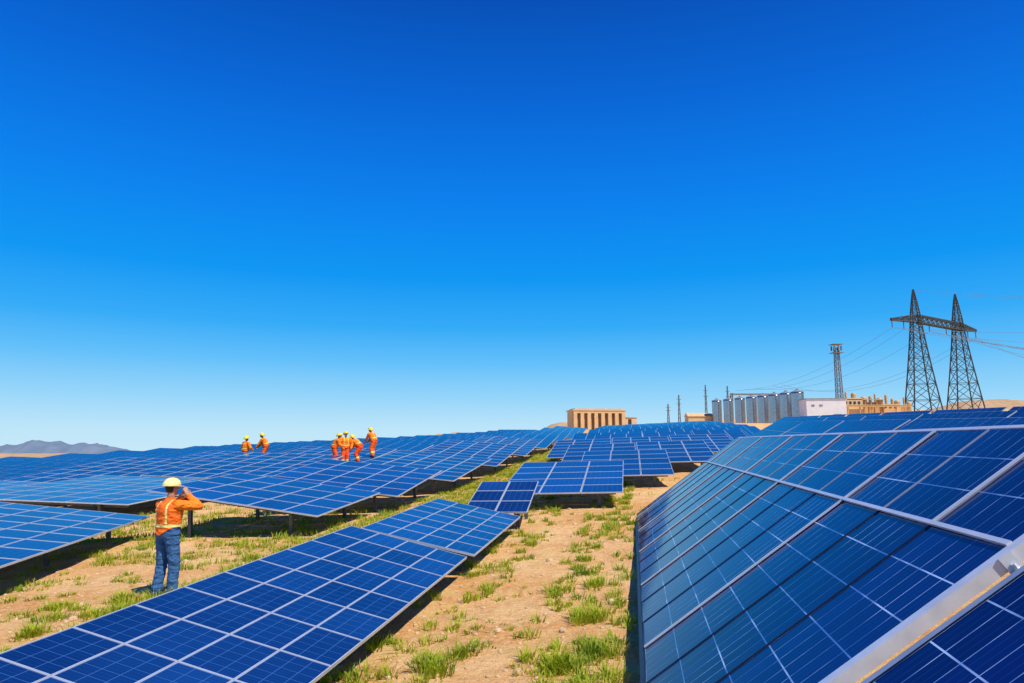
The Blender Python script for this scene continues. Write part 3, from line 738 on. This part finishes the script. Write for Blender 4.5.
for sx in (-14, 14):
    q = MB(); lattice(q, [(z*2-1, .5) for z in range(7)]+[(14, .5)], .2, .1)
    q.v = [(x+sx, y, z) for x, y, z in q.v]; q.build('gantry_leg', [M['mast']], ge)
q = MB(); q.bar((-14, 0, 13.5), (14, 0, 13.5), .4, .8); q.build('gantry_beam', [M['mast']], ge)
e = empty('lattice_mast', frame_at(115, 240), 'tall grey lattice mast with antennas behind the white building', 'mast')
q = MB(); lattice(q, [(-1+k*1.9, 1.05-.03*k) for k in range(15)], .18, .10); q.build('lattice_tower', [M['mast']], e)
for z_ in (23.8, 26.8):
    q = MB(); q.box((0, 0, z_), (3.6, 3.6, .22)); q.build('platform', [M['mast']], e)
for k in range(8):
    a = k*math.pi/4; q = MB(); q.box((1.7*math.cos(a), 1.7*math.sin(a), 25.4), (.38, .38, 1.5)); q.build('antenna', [M['mast']], e)
for pxl, top_, Y, lab in ((679, 395, 320, 'thin mast standing left of the silos, nearest the tan building'), (706, 385, 320, 'thin mast just left of the silver silo row'), (728, 386, 330, 'thin mast rising behind the left silos'), (668, 404, 320, 'short thin mast left of the other thin masts')):
    X = (pxl-512)/682.67/1.003*Y; g = G(X, Y); yy = (341.5-top_)/682.67
    ht = CAMH + Y*(.14273+.98976*yy)/(.98976-.14273*yy) - g
    e = empty('thin_mast', frame_at(X, Y), lab, 'mast', 'thin masts by the silos'); n_ = 8
    q = MB(); lattice(q, [(-1+(ht+1)*k/n_, .55-.4*k/n_) for k in range(n_+1)], .15, .07); q.build('lattice_tower', [M['mast']], e)
    for f_ in (.72, .86):
        q = MB(); q.box((0, 0, ht*f_), (2.2, .22, .22)); q.build('crossbar', [M['mast']], e)

# ------------------------------------------------------------------ grass and pebbles
gv, gf = [], []
def tuft(x, y, n, h, rad):
    z0 = H(x, y)+bumpz(x, y)-.015
    for _ in range(n):
        a, r = random.random()*6.283, rad*random.random()**.6; bx, by = x+r*math.cos(a), y+r*math.sin(a)
        hh = h*random.uniform(.35, 1.1); ln = random.uniform(.3, 1.1)*hh; la = a+random.uniform(-.9, .9); w = random.uniform(.004, .009)*(1+.03*y)
        dx, dy = math.cos(la), math.sin(la); wx, wy = -dy*w, dx*w
        i = len(gv)
        gv.extend([(bx-wx, by-wy, z0), (bx+wx, by+wy, z0), (bx+dx*ln*.35-wx*.8, by+dy*ln*.35-wy*.8, z0+hh*.62), (bx+dx*ln*.35+wx*.8, by+dy*ln*.35+wy*.8, z0+hh*.62), (bx+dx*ln, by+dy*ln, z0+hh*.95)])
        gf.extend([(i, i+1, i+3, i+2), (i+2, i+3, i+4)])
def scatter(n, s0, s1, t0, t1, thr, h, rad, nb, powr=1.6):
    for _ in range(n):
        s = s0+(s1-s0)*random.random()**powr; t = random.uniform(t0, t1); x, y = st(s, t)
        nn = noise.noise(Vector((x*1.1, y*1.1, 11)))+.6*noise.noise(Vector((x*3.2, y*3.2, 5)))
        if nn < thr: continue
        k = random.uniform(.25, 1.2)
        tuft(x, y, int(nb*k)+2, h*k, rad*k)
scatter(950, 5, 34, -1.25, -.02, -.05, .15, .10, 24)
scatter(680, 5, 36, -3.2, -2.0, -.05, .15, .09, 22)
scatter(420, 5, 36, -2.4, -.9, .1, .08, .07, 14)
scatter(600, 5, 36, -3.2, 0, -.05, .035, .06, 8)
scatter(3200, 9, 70, -7.6, -4.9, -.45, .18, .17, 18)
scatter(1200, 4, 18, -13, -5, .02, .13, .11, 22, 1)
scatter(800, 4, 18, -13, -5, -.15, .05, .08, 9, 1)
scatter(460, 4, 9, -10.5, -5, -.1, .17, .14, 24, 1)
scatter(700, 16, 60, -16.4, -12.4, -.2, .15, .18, 16)
scatter(1300, 18, 90, -.8, 15, -.15, .16, .2, 12)
scatter(1200, 13, 23, -24, -7.6, -.3, .18, .18, 16, 1)
for px_, py_, n_, h_ in ((435, 672, 46, .24), (468, 655, 40, .2), (590, 618, 46, .24), (575, 668, 50, .24), (560, 590, 36, .2), (125, 603, 50, .22), (95, 617, 40, .2), (38, 636, 50, .22), (55, 610, 34, .16), (600, 655, 40, .22), (545, 672, 34, .18), (238, 545, 40, .18), (110, 560, 30, .16), (255, 560, 36, .2), (480, 575, 34, .16), (520, 560, 30, .14), (585, 560, 40, .18), (595, 585, 40, .2)):
    xx, yy = (px_-512)/682.67, (341.5-py_)/682.67; Yd, Zd = .98976-.14273*yy, .14273+.98976*yy
    Y = CAMH/(-Zd/Yd+GY+GX*xx/Yd); X = xx/Yd*Y
    for _ in range(4): tuft(X+random.uniform(-.16, .16), Y+random.uniform(-.12, .12), n_, h_*random.uniform(.6, 1), .14)
me = bpy.data.meshes.new('grass'); me.from_pydata(gv, [], gf); me.materials.append(M['grass']); tag(link('grass', me), 'yellow green grass tufts growing along the dirt path and between tables', 'grass', None, 'stuff')
pb = MB()
for _ in range(3200):
    s = 5+25*random.random()**2; t = random.uniform(-12, 0); x, y = st(s, t); r = random.uniform(.008, .034)*(1 if random.random() < .93 else 2.0)
    z = H(x, y)+bumpz(x, y); n = 7; a0 = random.random()*6
    rg = []
    for rr, zz in ((.6, -.3), (1, .1), (.8, .5), (.3, .75)):
        rg.append([(x+r*rr*random.uniform(.8, 1.2)*math.cos(a0+6.283*j/n), y+r*rr*random.uniform(.8, 1.2)*math.sin(a0+6.283*j/n), z+zz*r) for j in range(n)])
    pb.loft(rg)
tag(pb.build('pebbles', [M['stone']]), 'small pale pebbles scattered over the dry soil', 'pebbles', None, 'stuff')
